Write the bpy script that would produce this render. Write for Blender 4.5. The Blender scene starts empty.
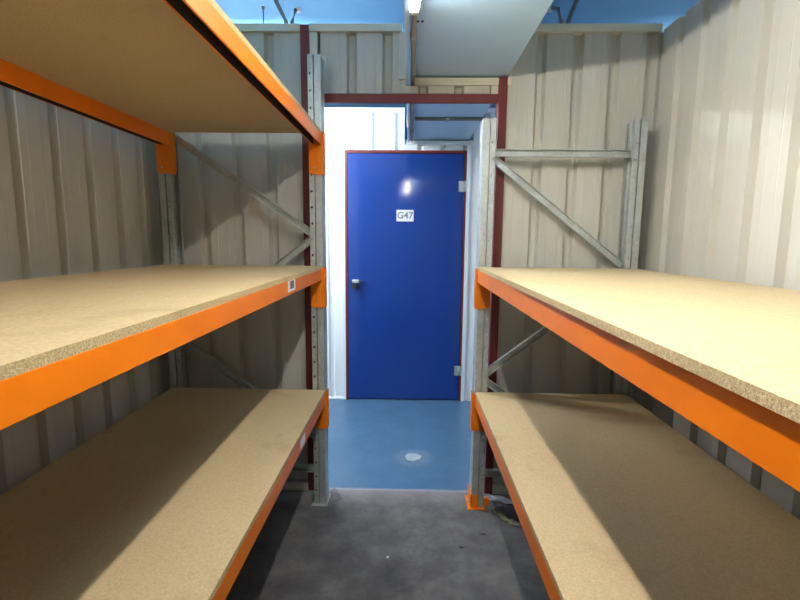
import bpy, bmesh, math, random
from mathutils import Vector, Matrix

random.seed(7)
SC = bpy.context.scene
COL = SC.collection

# ---------------------------------------------------------------- camera
CAM_H = 1.363
cam_data = bpy.data.cameras.new('camera')
cam = bpy.data.objects.new('camera', cam_data)
COL.objects.link(cam)
SC.camera = cam
cam_data.sensor_fit = 'HORIZONTAL'
cam_data.sensor_width = 36.0
cam_data.lens = 462.9 * 36.0 / 800.0
cam_data.clip_start = 0.02
PITCH, YAW, ROLL = 0.1321, 0.0199, 0.0092
fwd = Vector((-math.sin(YAW) * math.cos(PITCH), math.cos(YAW) * math.cos(PITCH), -math.sin(PITCH)))
right = Vector((math.cos(YAW), math.sin(YAW), 0.0))
up = right.cross(fwd)
r2 = right * math.cos(ROLL) + up * math.sin(ROLL)
u2 = up * math.cos(ROLL) - right * math.sin(ROLL)
M = Matrix((r2, u2, -fwd)).transposed().to_4x4()
M.translation = Vector((0, 0, CAM_H))
cam.matrix_world = M

# ---------------------------------------------------------------- world, lamps, exposure
W = bpy.data.worlds.new('world')
SC.world = W
W.use_nodes = True
W.node_tree.nodes['Background'].inputs[0].default_value = (0.75, 0.88, 1.0, 1)
W.node_tree.nodes['Background'].inputs[1].default_value = 0.10
SC.view_settings.view_transform = 'Standard'
SC.view_settings.look = 'None'
SC.view_settings.exposure = 1.5
SC.view_settings.gamma = 1.0
SC.view_settings.use_curve_mapping = False
TUBE_AISLE = 62.0        # emission strength of the aisle tube
TUBE_CORRIDOR = 220.0    # emission strength of the corridor tube
TUBE_FILL = 62.0         # emission strength of the unseen fill tube added on the far right
TUBE_SHELF = 130.0        # emission strength of the tube over the left rack

# ---------------------------------------------------------------- materials
def srgb(r, g, b):
    f = lambda c: (c / 255.0) / 12.92 if c / 255.0 <= 0.04045 else ((c / 255.0 + 0.055) / 1.055) ** 2.4
    return (f(r), f(g), f(b), 1.0)


def new_mat(name):
    m = bpy.data.materials.new(name)
    m.use_nodes = True
    nt = m.node_tree
    return m, nt, nt.nodes['Principled BSDF']


def N(nt, typ, **kw):
    n = nt.nodes.new(typ)
    for k, v in kw.items():
        setattr(n, k, v)
    return n


def mat(name, col, rough=0.5, metal=0.0, var=0.06, scale=6.0, bump=0.0, bscale=60.0, stretch=(1, 1, 1), spec=0.5):
    """Painted / plain surface: base colour with soft mottling and a fine bump."""
    m, nt, b = new_mat(name)
    tc = N(nt, 'ShaderNodeTexCoord')
    mp = N(nt, 'ShaderNodeMapping')
    mp.inputs['Scale'].default_value = stretch
    nt.links.new(tc.outputs['Object'], mp.inputs['Vector'])
    nz = N(nt, 'ShaderNodeTexNoise')
    nz.inputs['Scale'].default_value = scale
    nz.inputs['Detail'].default_value = 5
    nt.links.new(mp.outputs[0], nz.inputs['Vector'])
    rp = N(nt, 'ShaderNodeValToRGB')
    rp.color_ramp.elements[0].position = 0.3
    rp.color_ramp.elements[1].position = 0.7
    rp.color_ramp.elements[0].color = tuple(max(0, c * (1 - var)) for c in col[:3]) + (1,)
    rp.color_ramp.elements[1].color = tuple(min(1, c * (1 + var)) for c in col[:3]) + (1,)
    nt.links.new(nz.outputs['Fac'], rp.inputs[0])
    nt.links.new(rp.outputs[0], b.inputs['Base Color'])
    b.inputs['Roughness'].default_value = rough
    b.inputs['Metallic'].default_value = metal
    b.inputs['Specular IOR Level'].default_value = spec
    if bump > 0:
        n2 = N(nt, 'ShaderNodeTexNoise')
        n2.inputs['Scale'].default_value = bscale
        n2.inputs['Detail'].default_value = 4
        nt.links.new(mp.outputs[0], n2.inputs['Vector'])
        bp = N(nt, 'ShaderNodeBump')
        bp.inputs['Strength'].default_value = bump
        bp.inputs['Distance'].default_value = 0.01
        nt.links.new(n2.outputs['Fac'], bp.inputs['Height'])
        nt.links.new(bp.outputs[0], b.inputs['Normal'])
    return m


def chipboard_mat(name, face):
    m, nt, b = new_mat(name)
    tc = N(nt, 'ShaderNodeTexCoord')
    fine = N(nt, 'ShaderNodeTexNoise')
    fine.inputs['Scale'].default_value = 170 if face else 260
    fine.inputs['Detail'].default_value = 6
    fine.inputs['Roughness'].default_value = 0.7
    nt.links.new(tc.outputs['Object'], fine.inputs['Vector'])
    rp = N(nt, 'ShaderNodeValToRGB')
    e = rp.color_ramp.elements
    if face:
        e[0].position, e[0].color = 0.25, srgb(176, 153, 114)
        e[1].position, e[1].color = 0.75, srgb(210, 188, 148)
    else:
        e[0].position, e[0].color = 0.3, srgb(156, 134, 94)
        e[1].position, e[1].color = 0.7, srgb(226, 202, 156)
    nt.links.new(fine.outputs['Fac'], rp.inputs[0])
    # handling smudges and grey dirt worn into the board
    big = N(nt, 'ShaderNodeTexNoise')
    big.inputs['Scale'].default_value = 4.5
    big.inputs['Detail'].default_value = 8
    big.inputs['Roughness'].default_value = 0.65
    nt.links.new(tc.outputs['Object'], big.inputs['Vector'])
    r2_ = N(nt, 'ShaderNodeValToRGB')
    r2_.color_ramp.elements[0].position = 0.56
    r2_.color_ramp.elements[0].color = (0, 0, 0, 1)
    r2_.color_ramp.elements[1].position = 0.80
    r2_.color_ramp.elements[1].color = (0.55, 0.55, 0.55, 1)
    nt.links.new(big.outputs['Fac'], r2_.inputs[0])
    mx = N(nt, 'ShaderNodeMixRGB')
    mx.inputs[2].default_value = srgb(132, 110, 84)
    nt.links.new(r2_.outputs[0], mx.inputs[0])
    nt.links.new(rp.outputs[0], mx.inputs[1])
    nt.links.new(mx.outputs[0], b.inputs['Base Color'])
    b.inputs['Roughness'].default_value = 0.75
    b.inputs['Specular IOR Level'].default_value = 0.25
    bp = N(nt, 'ShaderNodeBump')
    bp.inputs['Strength'].default_value = 0.25 if face else 0.7
    bp.inputs['Distance'].default_value = 0.004
    nt.links.new(fine.outputs['Fac'], bp.inputs['Height'])
    nt.links.new(bp.outputs[0], b.inputs['Normal'])
    return m


def galv_mat(name, col, metal=0.55, rough=0.42):
    m, nt, b = new_mat(name)
    tc = N(nt, 'ShaderNodeTexCoord')
    vo = N(nt, 'ShaderNodeTexVoronoi')
    vo.inputs['Scale'].default_value = 90
    nt.links.new(tc.outputs['Object'], vo.inputs['Vector'])
    nz = N(nt, 'ShaderNodeTexNoise')
    nz.inputs['Scale'].default_value = 14
    nz.inputs['Detail'].default_value = 6
    nt.links.new(tc.outputs['Object'], nz.inputs['Vector'])
    mth = N(nt, 'ShaderNodeMath', operation='MULTIPLY_ADD')
    nt.links.new(vo.outputs['Color'], mth.inputs[0])
    mth.inputs[1].default_value = 0.3
    nt.links.new(nz.outputs['Fac'], mth.inputs[2])
    rp = N(nt, 'ShaderNodeValToRGB')
    rp.color_ramp.elements[0].position = 0.35
    rp.color_ramp.elements[1].position = 0.95
    rp.color_ramp.elements[0].color = tuple(c * 0.78 for c in col[:3]) + (1,)
    rp.color_ramp.elements[1].color = tuple(min(1, c * 1.15) for c in col[:3]) + (1,)
    nt.links.new(mth.outputs[0], rp.inputs[0])
    nt.links.new(rp.outputs[0], b.inputs['Base Color'])
    b.inputs['Metallic'].default_value = metal
    b.inputs['Roughness'].default_value = rough
    return m


def floor_mat():
    """Bare concrete in the storage unit, blue floor paint in the corridor, worn dusty edge between."""
    m, nt, b = new_mat('floor_concrete_and_blue_paint')
    geo = N(nt, 'ShaderNodeNewGeometry')
    sep = N(nt, 'ShaderNodeSeparateXYZ')
    nt.links.new(geo.outputs['Position'], sep.inputs[0])

    def noise(scale, detail=6, rough=0.6):
        n = N(nt, 'ShaderNodeTexNoise')
        n.inputs['Scale'].default_value = scale
        n.inputs['Detail'].default_value = detail
        n.inputs['Roughness'].default_value = rough
        nt.links.new(geo.outputs['Position'], n.inputs['Vector'])
        return n

    def ramp(src, stops):
        r = N(nt, 'ShaderNodeValToRGB')
        els = r.color_ramp.elements
        while len(els) < len(stops):
            els.new(0.5)
        for e, (p, c) in zip(els, stops):
            e.position = p
            e.color = c
        nt.links.new(src, r.inputs[0])
        return r

    def mix(fac, a, c, typ='MIX'):
        x = N(nt, 'ShaderNodeMixRGB', blend_type=typ)
        for sock, v in ((x.inputs[0], fac), (x.inputs[1], a), (x.inputs[2], c)):
            if isinstance(v, (int, float, tuple)):
                sock.default_value = v
            else:
                nt.links.new(v, sock)
        return x.outputs[0]

    def mth(op, a, c):
        x = N(nt, 'ShaderNodeMath', operation=op)
        for sock, v in ((x.inputs[0], a), (x.inputs[1], c)):
            if isinstance(v, (int, float)):
                sock.default_value = v
            else:
                nt.links.new(v, sock)
        return x.outputs[0]
    n1, n2, n3 = noise(5.0, 8, 0.65), noise(38.0, 6), noise(2.2, 4)
    conc = ramp(n1.outputs['Fac'], [(0.32, srgb(66, 64, 64)), (0.5, srgb(90, 87, 86)), (0.68, srgb(112, 108, 106))]).outputs[0]
    fl = ramp(n2.outputs['Fac'], [(0.34, (0.62, 0.62, 0.62, 1)), (0.5, (1, 1, 1, 1))]).outputs[0]
    conc = mix(0.45, conc, fl, 'MULTIPLY')
    blot = ramp(n3.outputs['Fac'], [(0.55, (0, 0, 0, 1)), (0.75, (0.5, 0.5, 0.5, 1))]).outputs[0]
    conc = mix(blot, conc, srgb(76, 70, 66))
    blue = ramp(n1.outputs['Fac'], [(0.3, srgb(62, 94, 122)), (0.7, srgb(78, 110, 138))]).outputs[0]
    scuff = ramp(noise(16.0, 10, 0.75).outputs['Fac'], [(0.60, (0, 0, 0, 1)), (0.76, (0.55, 0.55, 0.55, 1))]).outputs[0]
    blue = mix(scuff, blue, srgb(132, 148, 160))
    # ring of chipped paint around the plug
    dx = mth('SUBTRACT', sep.outputs[0], 0.036)
    dy = mth('SUBTRACT', sep.outputs[1], 2.757)
    d = mth('SQRT', mth('ADD', mth('MULTIPLY', dx, dx), mth('MULTIPLY', dy, dy)), 0.0)
    nd = mth('ADD', d, mth('MULTIPLY', mth('SUBTRACT', noise(30, 8, 0.8).outputs['Fac'], 0.5), 0.16))
    halo = ramp(nd, [(0.0, (1, 1, 1, 1)), (0.10, (0.8, 0.8, 0.8, 1)), (0.13, (0, 0, 0, 1))]).outputs[0]
    blue = mix(mth('MULTIPLY', halo, 0.22), blue, srgb(160, 165, 168))
    # ragged paint edge
    edge = mth('ADD', sep.outputs[1], mth('MULTIPLY', mth('SUBTRACT', n2.outputs['Fac'], 0.5), 0.022))
    isblue = ramp(mth('SUBTRACT', edge, 1.86), [(0.505, (0, 0, 0, 1)), (0.512, (1, 1, 1, 1))]).outputs[0]
    col = mix(isblue, conc, blue)
    dust = ramp(mth('SUBTRACT', edge, 1.86), [(0.36, (0, 0, 0, 1)), (0.495, (0.35, 0.35, 0.35, 1)), (0.512, (0.75, 0.75, 0.75, 1)), (0.53, (0, 0, 0, 1))]).outputs[0]
    col = mix(dust, col, srgb(150, 146, 148))
    nt.links.new(col, b.inputs['Base Color'])
    rg = N(nt, 'ShaderNodeMixRGB')
    nt.links.new(isblue, rg.inputs[0])
    rg.inputs[1].default_value = (0.72, 0.72, 0.72, 1)
    rg.inputs[2].default_value = (0.33, 0.33, 0.33, 1)
    nt.links.new(rg.outputs[0], b.inputs['Roughness'])
    bp = N(nt, 'ShaderNodeBump')
    bp.inputs['Strength'].default_value = 0.12
    bp.inputs['Distance'].default_value = 0.01
    nt.links.new(n2.outputs['Fac'], bp.inputs['Height'])
    nt.links.new(bp.outputs[0], b.inputs['Normal'])
    return m


def emit_mat(name, col, strength):
    m, nt, b = new_mat(name)
    b.inputs['Base Color'].default_value = (0.9, 0.9, 0.9, 1)
    b.inputs['Emission Color'].default_value = col
    b.inputs['Emission Strength'].default_value = strength
    return m


MT = dict(
    chip=chipboard_mat('chipboard_face', True),
    chip_edge=chipboard_mat('chipboard_cut_edge', False),
    galv=galv_mat('galvanised_steel', srgb(186, 192, 188)),
    duct=mat('pale_blue_grey_duct_sheet', srgb(186, 218, 240), 0.42, metal=0.1, var=0.025, scale=5),
    orange=mat('orange_powder_coat', srgb(230, 120, 8), 0.40, spec=0.3, var=0.05, scale=9, bump=0.03, bscale=200),
    inner_shade=mat('beam_inside_shade', srgb(62, 50, 44), 0.6, metal=0.2),  # painted shade: dark stand-in for the gloom inside the beams
    red=mat('red_oxide_paint', srgb(106, 31, 27), 0.45, var=0.08, scale=8),
    beige=mat('beige_coated_cladding', srgb(190, 188, 176), 0.42, var=0.04, scale=3, stretch=(3, 3, 0.6)),
    beige_trim=mat('beige_folded_trim', srgb(206, 202, 182), 0.42, var=0.03),
    white=mat('white_coated_cladding', srgb(226, 232, 236), 0.4, var=0.03, scale=3, stretch=(3, 3, 0.6)),
    floor=floor_mat(),
    blue_door=mat('blue_gloss_door_paint', srgb(25, 58, 132), 0.095, var=0.05, scale=2.5, bump=0.01, bscale=14, spec=0.4),
    ceiling=mat('light_blue_ceiling_paint', srgb(120, 178, 222), 0.6, var=0.04),
    shell=mat('pale_hall_wall_paint', srgb(196, 204, 210), 0.7, var=0.04),
    dark=mat('dark_grey_plastic', srgb(34, 36, 40), 0.5),
    strap=mat('dark_steel_strap', srgb(112, 118, 118), 0.5, metal=0.3),
    conduit=mat('grey_beige_conduit', srgb(150, 136, 122), 0.45),
    lamp_white=mat('white_lamp_enamel', srgb(225, 225, 222), 0.4),
    paper=mat('white_label_paper', srgb(232, 232, 236), 0.6, var=0.02),
    print_grey=mat('grey_print', srgb(112, 110, 116), 0.6),
    plug=mat('white_floor_plug', srgb(150, 158, 162), 0.5, var=0.10, scale=40, bump=0.2, bscale=80),
    tape=mat('yellowed_tape', srgb(150, 146, 100), 0.5, var=0.12, scale=30),
    film=mat('grey_clear_film', srgb(126, 127, 132), 0.25, var=0.15, scale=30),
    debris=mat('dark_debris', srgb(66, 60, 56), 0.8),
    tube_a=emit_mat('lit_tube_aisle', (1.0, 0.94, 0.86, 1), TUBE_AISLE),
    tube_fill=emit_mat('lit_tube_fill', (0.92, 0.97, 1.0, 1), TUBE_FILL),
    tube_s=emit_mat('lit_tube_over_rack', (1.0, 0.94, 0.84, 1), TUBE_SHELF),
    tube_c=emit_mat('lit_tube_corridor', (0.93, 0.97, 1.0, 1), TUBE_CORRIDOR),
)


# ---------------------------------------------------------------- mesh helpers
def children(o):
    return [c for c in bpy.data.objects if c.parent is o]


class MB:
    """Collects shapes in world coordinates; build() links ONE mesh object."""

    def __init__(self):
        self.bm = bmesh.new()

    def face(self, pts, mi=0):
        f = self.bm.faces.new([self.bm.verts.new(p) for p in pts])
        f.material_index = mi
        return f

    def box(self, x0, x1, y0, y1, z0, z1, mi=0):
        x0, x1 = min(x0, x1), max(x0, x1)
        y0, y1 = min(y0, y1), max(y0, y1)
        v = [self.bm.verts.new(p) for p in ((x0, y0, z0), (x1, y0, z0), (x1, y1, z0), (x0, y1, z0),
                                            (x0, y0, z1), (x1, y0, z1), (x1, y1, z1), (x0, y1, z1))]
        for q in ((3, 2, 1, 0), (4, 5, 6, 7), (0, 1, 5, 4), (1, 2, 6, 5), (2, 3, 7, 6), (3, 0, 4, 7)):
            self.bm.faces.new([v[i] for i in q]).material_index = mi
        return v

    def prism(self, loop, axis, a0, a1, mi=0):
        """Extrude a closed 2-D loop along an axis; loop holds the two other coordinates in xyz order."""
        def P(q, a):
            if axis == 'x':
                return (a, q[0], q[1])
            if axis == 'y':
                return (q[0], a, q[1])
            return (q[0], q[1], a)
        A = [self.bm.verts.new(P(q, a0)) for q in loop]
        B = [self.bm.verts.new(P(q, a1)) for q in loop]
        n = len(loop)
        for i in range(n):
            self.bm.faces.new((A[i], A[(i + 1) % n], B[(i + 1) % n], B[i])).material_index = mi
        self.bm.faces.new(A[::-1]).material_index = mi
        self.bm.faces.new(B).material_index = mi

    def tube(self, pts, r, seg=10, mi=0, rx=None):
        """Round (or flattened) bar swept along a polyline."""
        pts = [Vector(p) for p in pts]
        rings = []
        for i, p in enumerate(pts):
            d = (pts[min(i + 1, len(pts) - 1)] - pts[max(i - 1, 0)]).normalized()
            a = Vector((0, 0, 1)) if abs(d.z) < 0.9 else Vector((0, 1, 0))
            s = d.cross(a).normalized()
            t = s.cross(d).normalized()
            rr = rx if rx else r
            rings.append([self.bm.verts.new(p + s * rr * math.cos(2 * math.pi * k / seg) + t * r * math.sin(2 * math.pi * k / seg)) for k in range(seg)])
        for A, B in zip(rings, rings[1:]):
            for k in range(seg):
                f = self.bm.faces.new((A[k], A[(k + 1) % seg], B[(k + 1) % seg], B[k]))
                f.smooth = True
                f.material_index = mi
        self.bm.faces.new(rings[0]).material_index = mi
        self.bm.faces.new(rings[-1][::-1]).material_index = mi

    def perforated(self, P, w, cells, hw, hh, mi=0):
        """Sheet strip with a column of holes. P(s, t) maps strip coords to world; cells = [(t0, t1, hole?)]."""
        oct_ = [(-1, -.45), (-.45, -1), (.45, -1), (1, -.45), (1, .45), (.45, 1), (-.45, 1), (-1, .45)]
        for t0, t1, hole in cells:
            if not hole:
                self.face([P(0, t0), P(w, t0), P(w, t1), P(0, t1)], mi)
                continue
            cs, ct = w / 2, (t0 + t1) / 2
            inner = [self.bm.verts.new(P(cs + a * hw, ct + c * hh)) for a, c in oct_]
            outer = [self.bm.verts.new(P(*q)) for q in ((0, t0), (w, t0), (w, t1), (0, t1))]
            # 0 bl, 1 br, 2 tr, 3 tl
            for q in ((outer[0], inner[1], inner[0]), (outer[0], outer[1], inner[2], inner[1]), (outer[1], inner[3], inner[2]),
                      (outer[1], outer[2], inner[4], inner[3]), (outer[2], inner[5], inner[4]), (outer[2], outer[3], inner[6], inner[5]),
                      (outer[3], inner[7], inner[6]), (outer[3], outer[0], inner[0], inner[7])):
                self.bm.faces.new(q).material_index = mi

    def build(self, name, m, parent=None, bevel=0.0, solid=0.0, recalc=True, origin=None):
        if recalc:
            bmesh.ops.remove_doubles(self.bm, verts=self.bm.verts, dist=1e-5)
            bmesh.ops.recalc_face_normals(self.bm, faces=self.bm.faces)
        off = Vector((0, 0, 0))
        if parent is not None:
            p = parent
            while p is not None:
                off += p.location
                p = p.parent
        if origin is None:
            if self.bm.verts:
                cx = [v.co.x for v in self.bm.verts]
                cy = [v.co.y for v in self.bm.verts]
                cz = [v.co.z for v in self.bm.verts]
                origin = Vector(((min(cx) + max(cx)) / 2, (min(cy) + max(cy)) / 2, min(cz)))
        origin = Vector(origin)
        for v in self.bm.verts:
            v.co -= origin
        me = bpy.data.meshes.new(name)
        self.bm.to_mesh(me)
        self.bm.free()
        for mm in (m if isinstance(m, (list, tuple)) else [m]):
            me.materials.append(mm)
        o = bpy.data.objects.new(name, me)
        COL.objects.link(o)
        if parent is not None:
            o.parent = parent
        o.location = origin - off
        if solid:
            s = o.modifiers.new('thickness', 'SOLIDIFY')
            s.thickness = solid
            s.offset = 0
        if bevel:
            b = o.modifiers.new('bevel', 'BEVEL')
            b.width = bevel
            b.segments = 2
            b.limit_method = 'ANGLE'
        return o


def thing(name, label, cat, loc=(0, 0, 0), group=None):
    o = bpy.data.objects.new(name, None)
    COL.objects.link(o)
    o.empty_display_size = 0.1
    o.location = loc
    o['label'] = label
    o['category'] = cat
    if group:
        o['group'] = group
    return o


def tag(o, label, cat, group=None):
    o['label'] = label
    o['category'] = cat
    if group:
        o['group'] = group
    return o


def structure(o, label=None, cat=None):
    o['kind'] = 'structure'
    if label:
        o['label'] = label
    if cat:
        o['category'] = cat
    return o


# ---------------------------------------------------------------- the setting
Y_W = 2.372      # face of the flats of the unit's front cladding
Y_D = 3.800      # face of the flats of the corridor's far cladding

b = MB()
b.box(-3.2, 3.2, -2.3, 7.0, -0.1, 0.0)
structure(b.build('floor', MT['floor'], origin=(0, 0, 0)), 'grey concrete floor of the aisle with blue painted corridor beyond', 'floor')

b = MB()
b.box(-3.2, 3.2, -2.3, 7.0, 2.80, 2.90)
structure(b.build('ceiling', MT['ceiling']), 'light blue painted ceiling above the partitions', 'ceiling')

for nm, lab, bx in (('wall_left', 'pale outer wall at the left end of the hall', (-3.3, -3.2, -2.3, 7.0)),
                    ('wall_right', 'pale outer wall at the right end of the hall', (3.2, 3.3, -2.3, 7.0)),
                    ('wall_behind', 'pale outer wall behind the viewer', (-3.3, 3.3, -2.4, -2.3)),
                    ('wall_end', 'pale outer wall far beyond the blue door', (-3.3, 3.3, 7.0, 7.1))):
    b = MB()
    b.box(bx[0], bx[1], bx[2], bx[3], 0, 2.80)
    structure(b.build(nm, MT['shell']), lab, 'wall')


def cladding_loop(u0, u1, face, depth, phase, pitch=0.1745, gw=0.050, thick=0.05, sgn=1, rib=0.0007):
    """Plan outline of trapezoid-profile cladding: wide flats, narrow recessed grooves, small stiffener ribs."""
    pts = [(u0, face)]
    k0 = int(math.floor((u0 - phase) / pitch)) - 1
    k1 = int(math.ceil((u1 - phase) / pitch)) + 1
    for k in range(k0, k1 + 1):
        c = phase + k * pitch
        seq = [(c - gw / 2, 0), (c - gw / 2 + 0.010, depth), (c + gw / 2 - 0.010, depth), (c + gw / 2, 0)]
        mid = c + pitch / 2
        for off in (-0.028, 0.028):
            seq += [(mid + off - 0.004, 0), (mid + off, -rib), (mid + off + 0.004, 0)]
        if c - gw / 2 > u0 + 0.004 and c + gw / 2 < u1 - 0.004:
            pts += [(u, face + sgn * d) for u, d in seq[:4]]
        for j in (4, 7):
            if seq[j][0] > u0 + 0.004 and seq[j + 2][0] < u1 - 0.004:
                pts += [(u, face + sgn * d) for u, d in seq[j:j + 3]]
    pts += [(u1, face), (u1, face + sgn * thick), (u0, face + sgn * thick)]
    return pts


# storage-unit front partition, with its door opening and the notch the duct passes through
b = MB()
b.prism(cladding_loop(-1.262, -0.497, Y_W, 0.032, -0.695), 'z', 0.0, 2.345)
b.prism(cladding_loop(-0.497, -0.048, Y_W, 0.032, -0.118), 'z', 2.05, 2.345)
b.prism(cladding_loop(-0.048, 0.482, Y_W, 0.032, -0.118), 'z', 2.05, 2.10)
b.prism(cladding_loop(0.482, 1.18, Y_W, 0.032, 0.623), 'z', 0.0, 2.345)
b.prism([(0.44, Y_W + 0.002), (0.482, Y_W + 0.002), (0.482, Y_W + 0.05), (0.44, Y_W + 0.05)], 'z', 0.0, 2.10)
structure(b.build('wall_front', MT['beige'], recalc=True), 'beige ribbed steel partition around the doorway at the aisle end', 'wall')

# side partitions behind the racks
b = MB()
loop = [(y, x) for y, x in cladding_loop(-1.6, Y_W + 0.05, -1.262, 0.026, 0.1, sgn=-1)]
b.prism([(x, y) for y, x in loop], 'z', 0, 2.345)
structure(b.build('wall_partition_left', MT['beige']), 'beige ribbed steel partition behind the left rack', 'wall')
b = MB()
loop = [(y, x) for y, x in cladding_loop(-1.6, Y_W + 0.05, 1.18, 0.026, 0.1, sgn=1)]
b.prism([(x, y) for y, x in loop], 'z', 0, 2.345)
structure(b.build('wall_partition_right', MT['beige']), 'beige ribbed steel partition behind the right rack', 'wall')

# corridor's far partition with the blue door
b = MB()
b.prism(cladding_loop(-3.2, -0.530, Y_D, 0.022, -0.465, pitch=0.18), 'z', 0, 2.345)
b.prism(cladding_loop(-0.530, -0.052, Y_D, 0.022, -0.105, pitch=0.18), 'z', 2.055, 2.345)
b.prism(cladding_loop(-0.052, 0.495, Y_D, 0.022, -0.105, pitch=0.18), 'z', 2.055, 2.105)
b.prism(cladding_loop(0.447, 0.495, Y_D, 0.022, 0.9, pitch=0.9), 'z', 0, 2.06)
b.prism(cladding_loop(0.495, 3.2, Y_D, 0.022, 0.60, pitch=0.18), 'z', 0, 2.345)
structure(b.build('wall_corridor', MT['white']), 'white ribbed steel partition around the blue door', 'wall')

tn = [0]


def trim(m, lab, *boxes, bevel=0.002):
    b_ = MB()
    for bx in boxes:
        b_.box(*bx)
    tn[0] += 1
    return structure(b_.build('trim_%d' % tn[0], m, bevel=bevel), lab, 'trim')


# red steel frame around the doorway
trim(MT['red'], 'tall dark red steel post left of the doorway', (-0.537, -0.4955, 2.352, 2.43, 0, 2.372))
trim(MT['red'], 'dark red steel post right of the doorway', (0.420, 0.4615, 2.352, 2.43, 0, 2.137))
trim(MT['red'], 'dark red steel lintel over the doorway', (-0.4955, 0.420, 2.356, 2.376, 2.018, 2.060))
# beige folded cappings
trim(MT['beige_trim'], 'beige capping along the partition top left of the duct', (-1.262, -0.537, 2.356, 2.43, 2.343, 2.378), (-0.4955, -0.048, 2.356, 2.43, 2.343, 2.378))
trim(MT['beige_trim'], 'beige capping along the partition top right of the duct', (0.482, 1.18, 2.356, 2.43, 2.343, 2.378))
trim(MT['beige_trim'], 'upright beige strip beside the tall red post', (-0.4955, -0.456, 2.362, 2.374, 2.06, 2.343))
trim(MT['beige_trim'], 'upright beige strip at the left edge of the duct notch', (-0.064, -0.0285, 2.362, 2.374, 2.128, 2.343), (-0.048, -0.0285, 2.374, 2.43, 2.10, 2.343))
trim(MT['beige_trim'], 'beige capping under the duct in its notch', (0.016, 0.420, 2.356, 2.43, 2.099, 2.134), (0.4615, 0.482, 2.356, 2.43, 2.099, 2.134))
trim(MT['beige_trim'], 'upright beige strip at the right edge of the duct notch', (0.466, 0.484, 2.362, 2.374, 2.134, 2.343))
trim(MT['beige_trim'], 'short beige strip beside the red post head', (0.385, 0.420, 2.362, 2.374, 2.060, 2.10))
trim(MT['white'], 'white capping along the corridor partition top', (-3.2, -0.052, 3.785, 3.86, 2.343, 2.378))
trim(MT['white'], 'white capping along the corridor partition top right of the duct', (0.495, 3.2, 3.785, 3.86, 2.343, 2.378))
trim(MT['white'], 'white capping under the duct above the blue door', (-0.036, 0.495, 3.785, 3.86, 2.098, 2.128))
trim(MT['white'], 'white upright flashing right of the blue door', (0.4455, 0.476, 3.786, 3.802, 0, 2.098))
trim(MT['white'], 'white upright flashing left of the blue door', (-0.556, -0.526, 3.790, 3.802, 0, 2.33))
for nm, lab, m, bx in (('baseboard_left', 'beige sill rail under the left partition', 'beige_trim', (-1.262, -0.537, 2.346, 2.371, 0, 0.045)),
                       ('baseboard_right', 'beige sill rail under the right partition', 'beige_trim', (0.4615, 1.18, 2.346, 2.371, 0, 0.045)),
                       ('baseboard_corridor', 'thin pale sill rail under the corridor partition', 'white', (-3.2, -0.526, 3.784, 3.802, 0, 0.018))):
    b = MB()
    b.box(*bx)
    structure(b.build(nm, MT[m], bevel=0.002), lab, 'baseboard')

# door
door = thing('door_1', 'closed blue flush door in a thin dark red frame', 'door', (-0.04, 3.80, 0))
door['kind'] = 'structure'
b = MB()
b.prism([(-0.506, 3.7890), (0.427, 3.798), (0.427, 3.842), (-0.506, 3.833)], 'z', 0.010, 2.031)
leaf = b.build('door_leaf', MT['blue_door'], door, bevel=0.002)
b = MB()
b.box(-0.5265, -0.509, 3.786, 3.85, 0, 2.055)
b.box(0.430, 0.4455, 3.786, 3.85, 0, 2.055)
b.box(-0.509, 0.430, 3.786, 3.85, 2.034, 2.055)
b.build('door_frame', MT['red'], door, bevel=0.001)
for z0, z1 in ((1.737, 1.822), (0.222, 0.305)):
    b = MB()
    b.box(0.386, 0.424, 3.793, 3.798, z0, z1)
    b.box(0.433, 0.4475, 3.781, 3.786, z0, z1)
    h = b.build('hinge', MT['galv'], door, bevel=0.001)
    h['label'] = 'galvanised steel hinge'
    k = MB()
    k.tube([(0.428, 3.786, z0), (0.428, 3.786, z1)], 0.007, 12)
    k.build('hinge_pin', MT['galv'], h)
# lock case with a lever and a shoot bolt
b = MB()
b.box(-0.470, -0.412, 3.762, 3.790, 0.998, 1.026)
hd = b.build('door_handle', MT['galv'], door, bevel=0.006)
hd['label'] = 'small steel lock with a dark lever'
b = MB()
b.tube([(-0.445, 3.790, 0.972), (-0.445, 3.742, 0.972)], 0.024, 16)
b.tube([(-0.445, 3.744, 0.972), (-0.445, 3.736, 0.972)], 0.018, 16)
b.build('lock_cylinder', MT['dark'], hd)
b = MB()
b.tube([(-0.412, 3.772, 1.013), (-0.368, 3.772, 1.012)], 0.004, 8)
b.build('latch_pin', MT['dark'], hd)

# ---------------------------------------------------------------- door number sign
sign = thing('door_number_sign', 'small white G47 number sign on the blue door', 'sign', (-0.041, 3.794, 1.500))
b = MB()
b.prism([(-0.110, 3.7906), (0.028, 3.7919), (0.028, 3.7941), (-0.110, 3.7928)], 'z', 1.500, 1.592)
b.build('sign_plate', MT['paper'], sign, bevel=0.0008)


def text_mesh(name, body, size, m, parent, loc):
    cu = bpy.data.curves.new(name, 'FONT')
    cu.body = body
    cu.size = size
    cu.extrude = 0.0004
    cu.offset = 0.0012
    cu.align_x = 'CENTER'
    cu.align_y = 'CENTER'
    tmp = bpy.data.objects.new(name + '_curve', cu)
    COL.objects.link(tmp)
    bpy.context.view_layer.update()
    me = bpy.data.meshes.new_from_object(tmp.evaluated_get(bpy.context.evaluated_depsgraph_get()))
    bpy.data.objects.remove(tmp)
    rot = Matrix.Rotation(math.pi / 2, 4, 'X')
    me.transform(rot)
    o = bpy.data.objects.new(name, me)
    me.materials.clear()
    me.materials.append(m)
    COL.objects.link(o)
    o.parent = parent
    o.location = Vector(loc) - parent.location
    return o


text_mesh('lettering', 'G47', 0.074, MT['print_grey'], sign, (-0.041, 3.7903, 1.5455))


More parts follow.
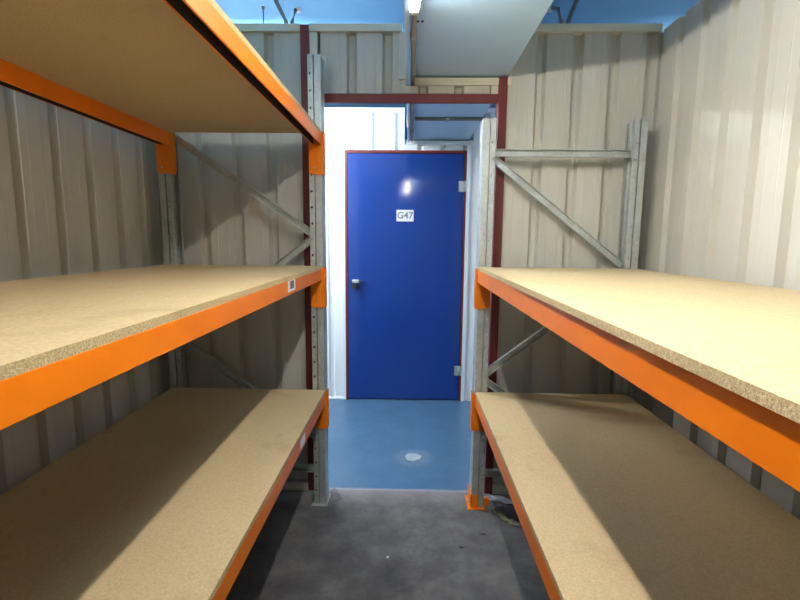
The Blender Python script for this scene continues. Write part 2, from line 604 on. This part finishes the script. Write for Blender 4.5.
# ---------------------------------------------------------------- pallet racks
def upright(rack, s, xa, yf, ysgn, height, foot):
    """Perforated omega post. xa = its aisle-side face, s = direction into the rack, yf = its camera-side face, ysgn = depth direction."""
    dep = 0.088

    def Q(a, bb, z):
        return (xa + s * a, yf + ysgn * bb, z)
    b_ = MB()
    pitch = 0.075
    cells = []
    z = 0.004
    cells.append((z, 0.0425, False))
    z = 0.0425
    while z + pitch < height:
        cells.append((z, z + pitch, True))
        z += pitch
    cells.append((z, height, False))
    for near in (True, False):
        def B(v):
            return v if near else dep - v
        # aisle-side shoulder, groove, perforated strip, rear lip
        for p0, p1 in (((0.0, 0.0), (0.028, 0.0)), ((0.028, 0.0), (0.0285, 0.016)), ((0.0285, 0.016), (0.0345, 0.016)),
                       ((0.0345, 0.016), (0.035, 0.001)), ((0.058, 0.001), (0.058, 0.018))):
            for t0, t1, _ in cells:
                b_.face([Q(p0[0], B(p0[1]), t0), Q(p1[0], B(p1[1]), t0), Q(p1[0], B(p1[1]), t1), Q(p0[0], B(p0[1]), t1)])
        strip = cells if near else [(0.004, 0.08, False)] + [(c0 + 0.0375, c1 + 0.0375, True) for c0, c1, h_ in cells[1:-2]] + [(cells[-2][0] + 0.0375, height, False)]
        b_.perforated(lambda u, t: Q(0.035 + u, B(0.001), t), 0.023, strip, 0.006, 0.006)
    # aisle face with two columns of slots
    b_.perforated(lambda u, t: Q(0.0, u, t), dep / 2, cells, 0.0045, 0.012)
    b_.perforated(lambda u, t: Q(0.0, dep / 2 + u, t), dep / 2, cells, 0.0045, 0.012)
    o = b_.build('upright', MT['galv'], rack, solid=0.002)
    # foot
    f = MB()
    if foot == 'galv':
        f.box(xa - s * 0.008, xa + s * 0.072, yf - ysgn * 0.012, yf + ysgn * 0.100, 0.0, 0.004)
        fo = f.build('foot_plate', MT['galv'], o)
    else:
        f.box(xa - s * 0.020, xa + s * 0.066, yf - ysgn * 0.018, yf + ysgn * 0.112, 0.0, 0.004)
        f.box(xa - s * 0.006, xa + s * 0.030, yf - ysgn * 0.006, yf - ysgn * 0.002, 0.004, 0.074)
        f.box(xa - s * 0.006, xa - s * 0.002, yf - ysgn * 0.006, yf + ysgn * 0.094, 0.004, 0.074)
        f.box(xa + s * 0.070, xa + s * 0.096, yf + ysgn * 0.020, yf + ysgn * 0.100, 0.0, 0.005)
        f.box(xa + s * 0.071, xa + s * 0.092, yf + ysgn * 0.020, yf + ysgn * 0.024, 0.005, 0.040)
        fo = f.build('foot_plate', MT['orange'], o)
        fo['label'] = 'orange bolted foot plate'
    for da, db in (((0.074, 0.085), (-0.013, 0.05)) if foot != 'galv' else ((0.073, 0.05), (0.073, 0.09))):
        bl = MB()
        bl.tube([(xa + s * da, yf + ysgn * db, 0.004), (xa + s * da, yf + ysgn * db, 0.014)], 0.006, 6)
        bl.build('bolt', MT['galv'], o)
    return o


def brace(rack, p, q, y, w=0.034):
    """U-channel brace between two points (x, z) in the plane of the frame, its hollow side to the front."""
    p, q = Vector((p[0], 0, p[1])), Vector((q[0], 0, q[1]))
    d = (q - p).normalized()
    n = Vector((-d.z, 0, d.x))
    prof = [(-w / 2, -0.016), (-w / 2 + 0.003, -0.016), (-w / 2 + 0.003, 0.005), (w / 2 - 0.003, 0.005), (w / 2 - 0.003, -0.016),
            (w / 2, -0.016), (w / 2, 0.008), (-w / 2, 0.008)]
    b_ = MB()
    A = [b_.bm.verts.new(p + n * a + Vector((0, y + c, 0))) for a, c in prof]
    B = [b_.bm.verts.new(q + n * a + Vector((0, y + c, 0))) for a, c in prof]
    k = len(prof)
    for i in range(k):
        b_.bm.faces.new((A[i], A[(i + 1) % k], B[(i + 1) % k], B[i]))
    b_.bm.faces.new(A[::-1])
    b_.bm.faces.new(B)
    return b_.build('brace', MT['galv'], rack)


def beam(rack, s, xf, y0, y1, ztop, h, xconn, t=0.042, back=False):
    """Box beam along the aisle with an L-shaped hook-in connector at either end."""
    b_ = MB()
    g, lip = 0.0025, 0.006
    loop = [(xf, ztop - h), (xf, ztop), (xf + s * t, ztop), (xf + s * t, ztop - h), (xf + s * (t - lip), ztop - h),
            (xf + s * (t - lip), ztop - g), (xf + s * lip, ztop - g), (xf + s * lip, ztop - h)]
    b_.prism(loop, 'y', y0 + 0.003, y1 - 0.003)
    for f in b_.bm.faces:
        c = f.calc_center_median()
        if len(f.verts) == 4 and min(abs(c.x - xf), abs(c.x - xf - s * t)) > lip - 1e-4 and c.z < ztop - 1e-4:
            f.material_index = 1      # near-black colour paints the shade inside the open section
    o = b_.build('beam', [MT['orange'], MT['inner_shade']], rack, bevel=0.001)
    for ye, sg in ((y1, 1), (y0, -1)):
        c = MB()
        if not back:
            a0, a1 = xconn, xconn + s * 0.066
        else:
            a0, a1 = xconn, xconn - s * 0.066
        zt, zb = ztop + 0.008, ztop - 0.186
        # plate on the post's side (beam is welded to it) and flange around the post's open face
        c.prism([(a0, zt), (a1, zt), (a1, zb + 0.012), (a1 + (a0 - a1) * 0.18, zb), (a0, zb)], 'y', ye - sg * 0.003, ye)
        c.prism([(ye - sg * 0.003, zt), (ye + sg * 0.045, zt), (ye + sg * 0.045, zb + 0.02), (ye + sg * 0.035, zb), (ye - sg * 0.003, zb)], 'x',
                a0, a0 + (-s if not back else s) * 0.004)
        co = c.build('connector', MT['orange'], o, bevel=0.0008)
        pn = MB()
        xm = a0 + (a1 - a0) * 0.62
        pn.tube([(xm, ye - sg * 0.003, zb + 0.03), (xm, ye - sg * 0.007, zb + 0.03)], 0.005, 8)
        # locking pin drawn into the same connector part
        pn.build('locking_pin', MT['galv'], rack)
    return o


def shelf_board(rack, x0, x1, y0, y1, z, t=0.0155, skew=0.0, sag=0.0):
    """Chipboard sheet: pale faces, coarse cut edges; x0 is its aisle edge at the far end."""
    b_ = MB()
    n = 10
    sg = 1 if x1 > x0 else -1
    top = []
    bot = []
    for i in range(n + 1):
        f = i / n
        y = y1 + (y0 - y1) * f
        xe = x0 - sg * skew * f
        dz = -sag * math.sin(math.pi * f)
        top.append((b_.bm.verts.new((xe, y, z + dz)), b_.bm.verts.new((x1, y, z + dz))))
        bot.append((b_.bm.verts.new((xe, y, z - t + dz)), b_.bm.verts.new((x1, y, z - t + dz))))
    for i in range(n):
        for row in (top, bot):
            b_.bm.faces.new((row[i][0], row[i][1], row[i + 1][1], row[i + 1][0])).material_index = 0
        for k in (0, 1):
            b_.bm.faces.new((top[i][k], top[i + 1][k], bot[i + 1][k], bot[i][k])).material_index = 1
    for i in (0, n):
        b_.bm.faces.new((top[i][0], top[i][1], bot[i][1], bot[i][0])).material_index = 1
    return b_.build('shelf_board', [MT['chip'], MT['chip_edge']], rack)


def sticker(parent, x, y0, y1, z0, z1, grey=True):
    """White label on a beam's aisle face with a grey printed block."""
    sx = 1 if x < 0 else -1
    b_ = MB()
    b_.box(x + sx * 0.0004, x + sx * 0.0009, y0, y1, z0, z1, 0)
    if grey:
        w, hh = y1 - y0, z1 - z0
        b_.box(x + sx * 0.0009, x + sx * 0.0012, y0 + w * 0.28, y1 - w * 0.20, z0 + hh * 0.22, z1 - hh * 0.04, 1)
    o = b_.build('label_sticker', [MT['paper'], MT['print_grey']], parent)
    o['label'] = 'small white paper label'
    return o


Y_NEAR, Y_FAR = -0.47, 2.215     # ends of the bay: inner faces of its posts


def make_rack(s, xa, depth, height, label, foot, levels, nodes):
    rack = thing('pallet_rack', label, 'shelf rack', (s * (xa + depth / 2), (Y_NEAR + Y_FAR) / 2, 0))
    X = lambda a: s * (xa + a)
    for yf, ys in ((Y_FAR, 1), (Y_NEAR, -1)):
        upright(rack, s, X(0), yf, ys, height, foot)
        upright(rack, -s, X(depth), yf, ys, height, 'galv')
        ym = yf + ys * 0.050
        for (a0, z0), (a1, z1) in nodes:
            brace(rack, (X(a0), z0), (X(a1), z1), ym)
    for lv in levels:
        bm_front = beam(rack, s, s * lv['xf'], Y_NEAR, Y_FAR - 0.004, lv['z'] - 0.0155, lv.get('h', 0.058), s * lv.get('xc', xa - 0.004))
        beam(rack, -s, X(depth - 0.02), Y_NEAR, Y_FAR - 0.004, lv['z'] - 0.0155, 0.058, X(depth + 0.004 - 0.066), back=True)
        for st in lv.get('stickers', ()):
            sticker(bm_front, s * lv['xf'], *st)
        shelf_board(rack, s * lv['xb'], X(depth - 0.012), Y_NEAR + 0.01, Y_FAR - 0.008, lv['z'], skew=lv.get('skew', 0), sag=lv.get('sag', 0))
    return rack


DL = 0.770
left_nodes = [((0.047, 1.375), (DL - 0.06, 1.832)), ((0.047, 1.365), (DL - 0.06, 0.865)), ((0.047, 0.345), (DL - 0.06, 0.835)),
              ((0.047, 0.175), (DL - 0.06, 0.175))]
make_rack(-1, 0.416, DL, 2.187,
          'orange and galvanised pallet rack on the left with three chipboard shelves', 'galv',
          [dict(z=1.856, xf=0.416, xb=0.4165, xc=0.408, h=0.050),
           dict(z=1.2290, xf=0.420, xb=0.4205, xc=0.409, h=0.051, stickers=[(1.585, 1.685, 1.1735, 1.2125)]),
           dict(z=0.616, xf=0.411, xb=0.4105, xc=0.405, stickers=[(1.68, 1.76, 0.553, 0.590, False)])],
          left_nodes)
DR = 0.746
right_nodes = [((0.047, 1.766), (DR - 0.047, 1.766)), ((0.047, 1.748), (DR - 0.047, 1.240)), ((0.047, 0.690), (DR - 0.047, 1.200)),
               ((0.047, 0.665), (DR - 0.047, 0.205)), ((0.047, 0.168), (DR - 0.047, 0.168))]
make_rack(1, 0.331, DR, 1.912,
          'orange and galvanised pallet rack on the right with two chipboard shelves', 'orange',
          [dict(z=1.232, xf=0.326, xb=0.3255, xc=0.321, skew=0.010, h=0.060),
           dict(z=0.617, xf=0.332, xb=0.3315, xc=0.321)],
          right_nodes)

# ---------------------------------------------------------------- duct with its trunking and lamps
DX0, DX1, DZ = -0.006, 0.4640, 2.1423
duct = thing('ventilation_duct', 'large pale blue-grey rectangular duct overhead running through both partitions', 'duct', (0.23, 1.6, DZ))
b = MB()
b.prism([(DX0, DZ), (DX1, DZ), (DX1, 2.5), (DX0, 2.5)], 'y', -2.28, 4.4)
b.build('duct_body', MT['duct'], duct, bevel=0.003)
for ys in (3.118,):
    b = MB()
    b.prism([(DX0 + 0.03, DZ - 0.017), (DX1 + 0.012, DZ - 0.017), (DX1 + 0.012, 2.512), (DX0 + 0.03, 2.512)], 'y', ys, ys + 0.034)
    b.build('flange', MT['strap'], duct, bevel=0.002)
    c = MB()
    c.box(0.225, 0.245, ys - 0.006, ys + 0.040, DZ - 0.022, DZ - 0.008)
    c.build('flange_clip', MT['galv'], duct)
for xs in (0.020, 0.036):
    b = MB()
    b.tube([(xs, 1.79, DZ + 0.002), (xs, 1.79, DZ - 0.004)], 0.0045, 8)
    b.build('screw', MT['dark'], duct)
for ys in (0.6, 3.4):
    for xs in (DX0 + 0.05, DX1 - 0.05):
        b = MB()
        b.tube([(xs, ys, 2.49), (xs, ys, 2.802)], 0.005, 8)
        b.build('hanger_rod', MT['galv'], duct)

trunk = thing('cable_trunking', 'narrow grey cable trunking along the left edge of the overhead duct', 'trunking', (-0.022, 1.6, 2.072))
b = MB()
b.prism([(-0.027, 2.074), (-0.024, 2.072), (-0.010, 2.072), (-0.0095, 2.074), (-0.0095, 2.215), (-0.027, 2.215)], 'y', -2.28, 1.75)
b.build('trunking_body', MT['duct'], trunk)
b = MB()
b.prism([(-0.027, 2.106), (-0.024, 2.104), (-0.010, 2.104), (-0.0095, 2.106), (-0.0095, 2.215), (-0.027, 2.215)], 'y', 1.75, 3.74)
b.build('trunking_body', MT['duct'], trunk)
b = MB()
b.box(-0.026, -0.0105, 3.735, 3.748, 2.106, 2.150)
b.build('end_cap', MT['dark'], trunk)
b = MB()
b.tube([(-0.018, 3.02, 2.13), (-0.018, 3.06, 2.095), (-0.018, 3.16, 2.09)], 0.012, 8)
b.build('cable_gland', MT['lamp_white'], trunk)

b = MB()
b.tube([(0.0055, 1.655, 2.118), (0.0055, 2.34, 2.118), (0.0055, 3.775, 2.122)], 0.0092, 12)
cd = tag(b.build('electrical_conduit', MT['conduit']), 'thin beige-grey conduit running under the duct beyond the tube lamp', 'conduit')
for yy in (1.86, 2.25, 2.80, 3.45):
    c = MB()
    c.box(-0.005, 0.0175, yy - 0.008, yy + 0.008, 2.107, DZ)
    c.build('conduit_clip', MT['galv'], cd, bevel=0.002)

LX, LZ, L0, L1 = 0.006, 2.082, 0.06, 1.56
lamp = thing('fluorescent_lamp', 'lit fluorescent tube lamp under the left edge of the duct', 'lamp', (LX, (L0 + L1) / 2, LZ + 0.03))
b = MB()
b.box(LX - 0.012, LX + 0.022, L0 - 0.03, L1 + 0.075, LZ + 0.026, DZ)
b.build('lamp_body', MT['lamp_white'], lamp, bevel=0.003)
for ye, sg in ((L0, -1), (L1, 1)):
    b = MB()
    b.box(LX - 0.012, LX + 0.013, ye + sg * 0.002, ye + sg * 0.024, LZ - 0.014, LZ + 0.027)
    b.build('lamp_holder', MT['lamp_white'], lamp, bevel=0.002)
b = MB()
b.tube([(LX, L0, LZ), (LX, L1, LZ)], 0.0135, 20)
t_ = b.build('lamp_tube', MT['tube_a'], lamp)
t_['label'] = 'glowing white tube'

# other tube lamps, hung by rods from the ceiling
def hung_lamp(u0, u1, v, z, rods, m, label, axis='x'):
    P = (lambda u, w: (u, w)) if axis == 'x' else (lambda u, w: (w, u))

    def bx(b_, ua, ub, va, vb, za, zb):
        p, q = P(ua, va), P(ub, vb)
        b_.box(p[0], q[0], p[1], q[1], za, zb)
    c = P((u0 + u1) / 2, v)
    cl = thing('fluorescent_lamp', label, 'lamp', (c[0], c[1], z))
    b_ = MB()
    bx(b_, u0 - 0.04, u1 + 0.04, v - 0.02, v + 0.02, z + 0.026, z + 0.07)
    b_.build('lamp_body', MT['lamp_white'], cl, bevel=0.003)
    for ue, sg in ((u0, -1), (u1, 1)):
        b_ = MB()
        bx(b_, ue, ue + sg * 0.022, v - 0.013, v + 0.013, z - 0.014, z + 0.027)
        b_.build('lamp_holder', MT['lamp_white'], cl)
    b_ = MB()
    b_.tube([P(u0, v) + (z,), P(u1, v) + (z,)], 0.0135, 20)
    b_.build('lamp_tube', m, cl)
    for us in rods:
        x, y = P(us, v)
        b_ = MB()
        b_.tube([(x, y, z + 0.06), (x, y, 2.802)], 0.0035, 8)
        b_.tube([(x, y, 2.786), (x, y, 2.802)], 0.009, 8)
        b_.build('hanger_rod', MT['strap'], cl)


hung_lamp(-1.80, -0.80, 3.11, 2.25, (-0.940, -1.60), MT['tube_c'], 'suspended corridor tube lamp behind the left partition, hung on a thin rod')
hung_lamp(1.9, 2.9, 3.11, 2.44, (2.1, 2.7), MT['tube_fill'], 'unseen fill tube lamp added far to the right behind the right partition')  # added fill lamp, out of view, brightens the ceiling on the right
hung_lamp(-1.05, -0.25, -1.09, 2.42, (-0.95, -0.35), MT['tube_s'], 'suspended tube lamp over the near end of the left rack', 'y')


# ---------------------------------------------------------------- V-shaped hangers carrying a pipe above the corridor
def hanger(x, label, pts_l, pts_r, tip):
    t = thing('pipe_hanger', label, 'pipe hanger', (x, 3.05, 2.80), 'pipe hangers under the blue ceiling')
    for pts in (pts_l, pts_r):
        b_ = MB()
        b_.tube(pts, 0.0125, 12)
        b_.build('strap', MT['strap'], t)
    b_ = MB()
    b_.tube([(x, 3.02, 2.600), (x, 3.08, 2.600)], 0.030, 14)
    b_.build('clamp_ring', MT['strap'], t)
    b_ = MB()
    tx, ty, tz = tip
    b_.box(tx - 0.014, tx + 0.014, ty - 0.012, ty + 0.012, tz - 0.022, tz)
    b_.build('anchor', MT['lamp_white'], t)
    return t


hanger(-0.765, 'dark V-shaped pipe hanger left of the duct with a white anchor',
       [(-0.768, 3.05, 2.622), (-0.784, 3.05, 2.690), (-0.806, 3.05, 2.735), (-0.838, 3.03, 2.801)],
       [(-0.752, 3.05, 2.622), (-0.745, 3.06, 2.690), (-0.738, 3.12, 2.785)], (-0.722, 3.13, 2.801))
hanger(0.927, 'dark V-shaped pipe hanger right of the duct',
       [(0.915, 3.05, 2.622), (0.906, 3.05, 2.690), (0.888, 3.06, 2.765), (0.868, 3.10, 2.785)],
       [(0.938, 3.05, 2.622), (0.952, 3.05, 2.690), (0.990, 3.03, 2.801)], (0.858, 3.13, 2.801))
b = MB()
b.tube([(-3.19, 3.05, 2.600), (3.19, 3.05, 2.600)], 0.024, 16)
tag(b.build('ceiling_pipe', MT['strap']), 'grey pipe hung under the ceiling behind the partition tops', 'pipe')

# ---------------------------------------------------------------- small things on the floor
b = MB()
pr = []
for i in range(28):
    a = 2 * math.pi * i / 28
    r = 0.052 * (1 + 0.05 * math.sin(3 * a + 1) + 0.03 * math.sin(7 * a))
    pr.append((0.036 + r * math.cos(a), 2.757 + r * 1.0 * math.sin(a)))
b.prism(pr, 'z', 0.0, 0.004)
tag(b.build('floor_plug', MT['plug'], bevel=0.002), 'round white plug set in the blue corridor floor', 'plug')


def scrap(name, outline, m, label, cat, lift=0.012, n=7, seed=1, thick=0.0008):
    """Crumpled sheet lying on the floor: a quad strip bent up and down at random."""
    rnd = random.Random(seed)
    p00, p10, p11, p01 = [Vector((q[0], q[1], 0)) for q in outline]
    b_ = MB()
    g = []
    for i in range(n + 1):
        row = []
        for j in range(n + 1):
            u, v = i / n, j / n
            p = (p00 * (1 - u) + p10 * u) * (1 - v) + (p01 * (1 - u) + p11 * u) * v
            e = rnd.random()
            row.append(b_.bm.verts.new((p.x + rnd.uniform(-1, 1) * 0.004, p.y + rnd.uniform(-1, 1) * 0.004, 0.0012 + lift * e * e)))
        g.append(row)
    for i in range(n):
        for j in range(n):
            f = b_.bm.faces.new((g[i][j], g[i + 1][j], g[i + 1][j + 1], g[i][j + 1]))
            f.smooth = True
    return tag(b_.build(name, m, solid=thick), label, cat)


scrap('plastic_wrap', [(0.430, 2.285), (0.62, 2.20), (0.60, 2.27), (0.44, 2.335)], MT['film'],
      'crumpled grey plastic wrap on the floor behind the orange rack foot', 'plastic wrap', lift=0.02, seed=3)
scrap('tape_strip', [(0.425, 2.19), (0.455, 2.195), (0.535, 2.06), (0.500, 2.075)], MT['tape'],
      'yellowish torn tape strip on the floor beside the orange rack foot', 'tape', lift=0.010, seed=5)
scrap('plastic_scrap', [(0.486, 2.105), (0.535, 2.06), (0.560, 2.075), (0.520, 2.115)], MT['film'],
      'pale plastic scrap at the tip of the yellowish tape on the floor', 'plastic scrap', lift=0.014, seed=6)
scrap('leaf_scrap', [(0.340, 1.998), (0.366, 1.993), (0.372, 2.001), (0.345, 2.007)], MT['debris'],
      'tiny dark litter scrap on the concrete in front of the orange rack foot', 'litter', lift=0.006, n=4, seed=8)
scrap('dirt_crumb', [(0.238, 1.900), (0.258, 1.897), (0.260, 1.911), (0.242, 1.913)], MT['debris'],
      'small dark crumb in the middle of the concrete aisle floor', 'litter', lift=0.005, n=4, seed=9)
scrap('paper_speck', [(-0.083, 1.822), (-0.073, 1.822), (-0.072, 1.832), (-0.082, 1.833)], MT['paper'],
      'tiny white paper speck on the concrete aisle floor', 'litter', lift=0.003, n=3, seed=10)
# loose wire at the left post's foot
b = MB()
b.tube([(-0.405, 2.335, 0.004), (-0.39, 2.33, 0.03), (-0.37, 2.30, 0.022), (-0.345, 2.275, 0.004), (-0.36, 2.25, 0.003), (-0.385, 2.245, 0.004)], 0.0012, 6)
tag(b.build('loose_wire', MT['debris']), 'thin loose wire curled on the floor by the left rack foot', 'wire')
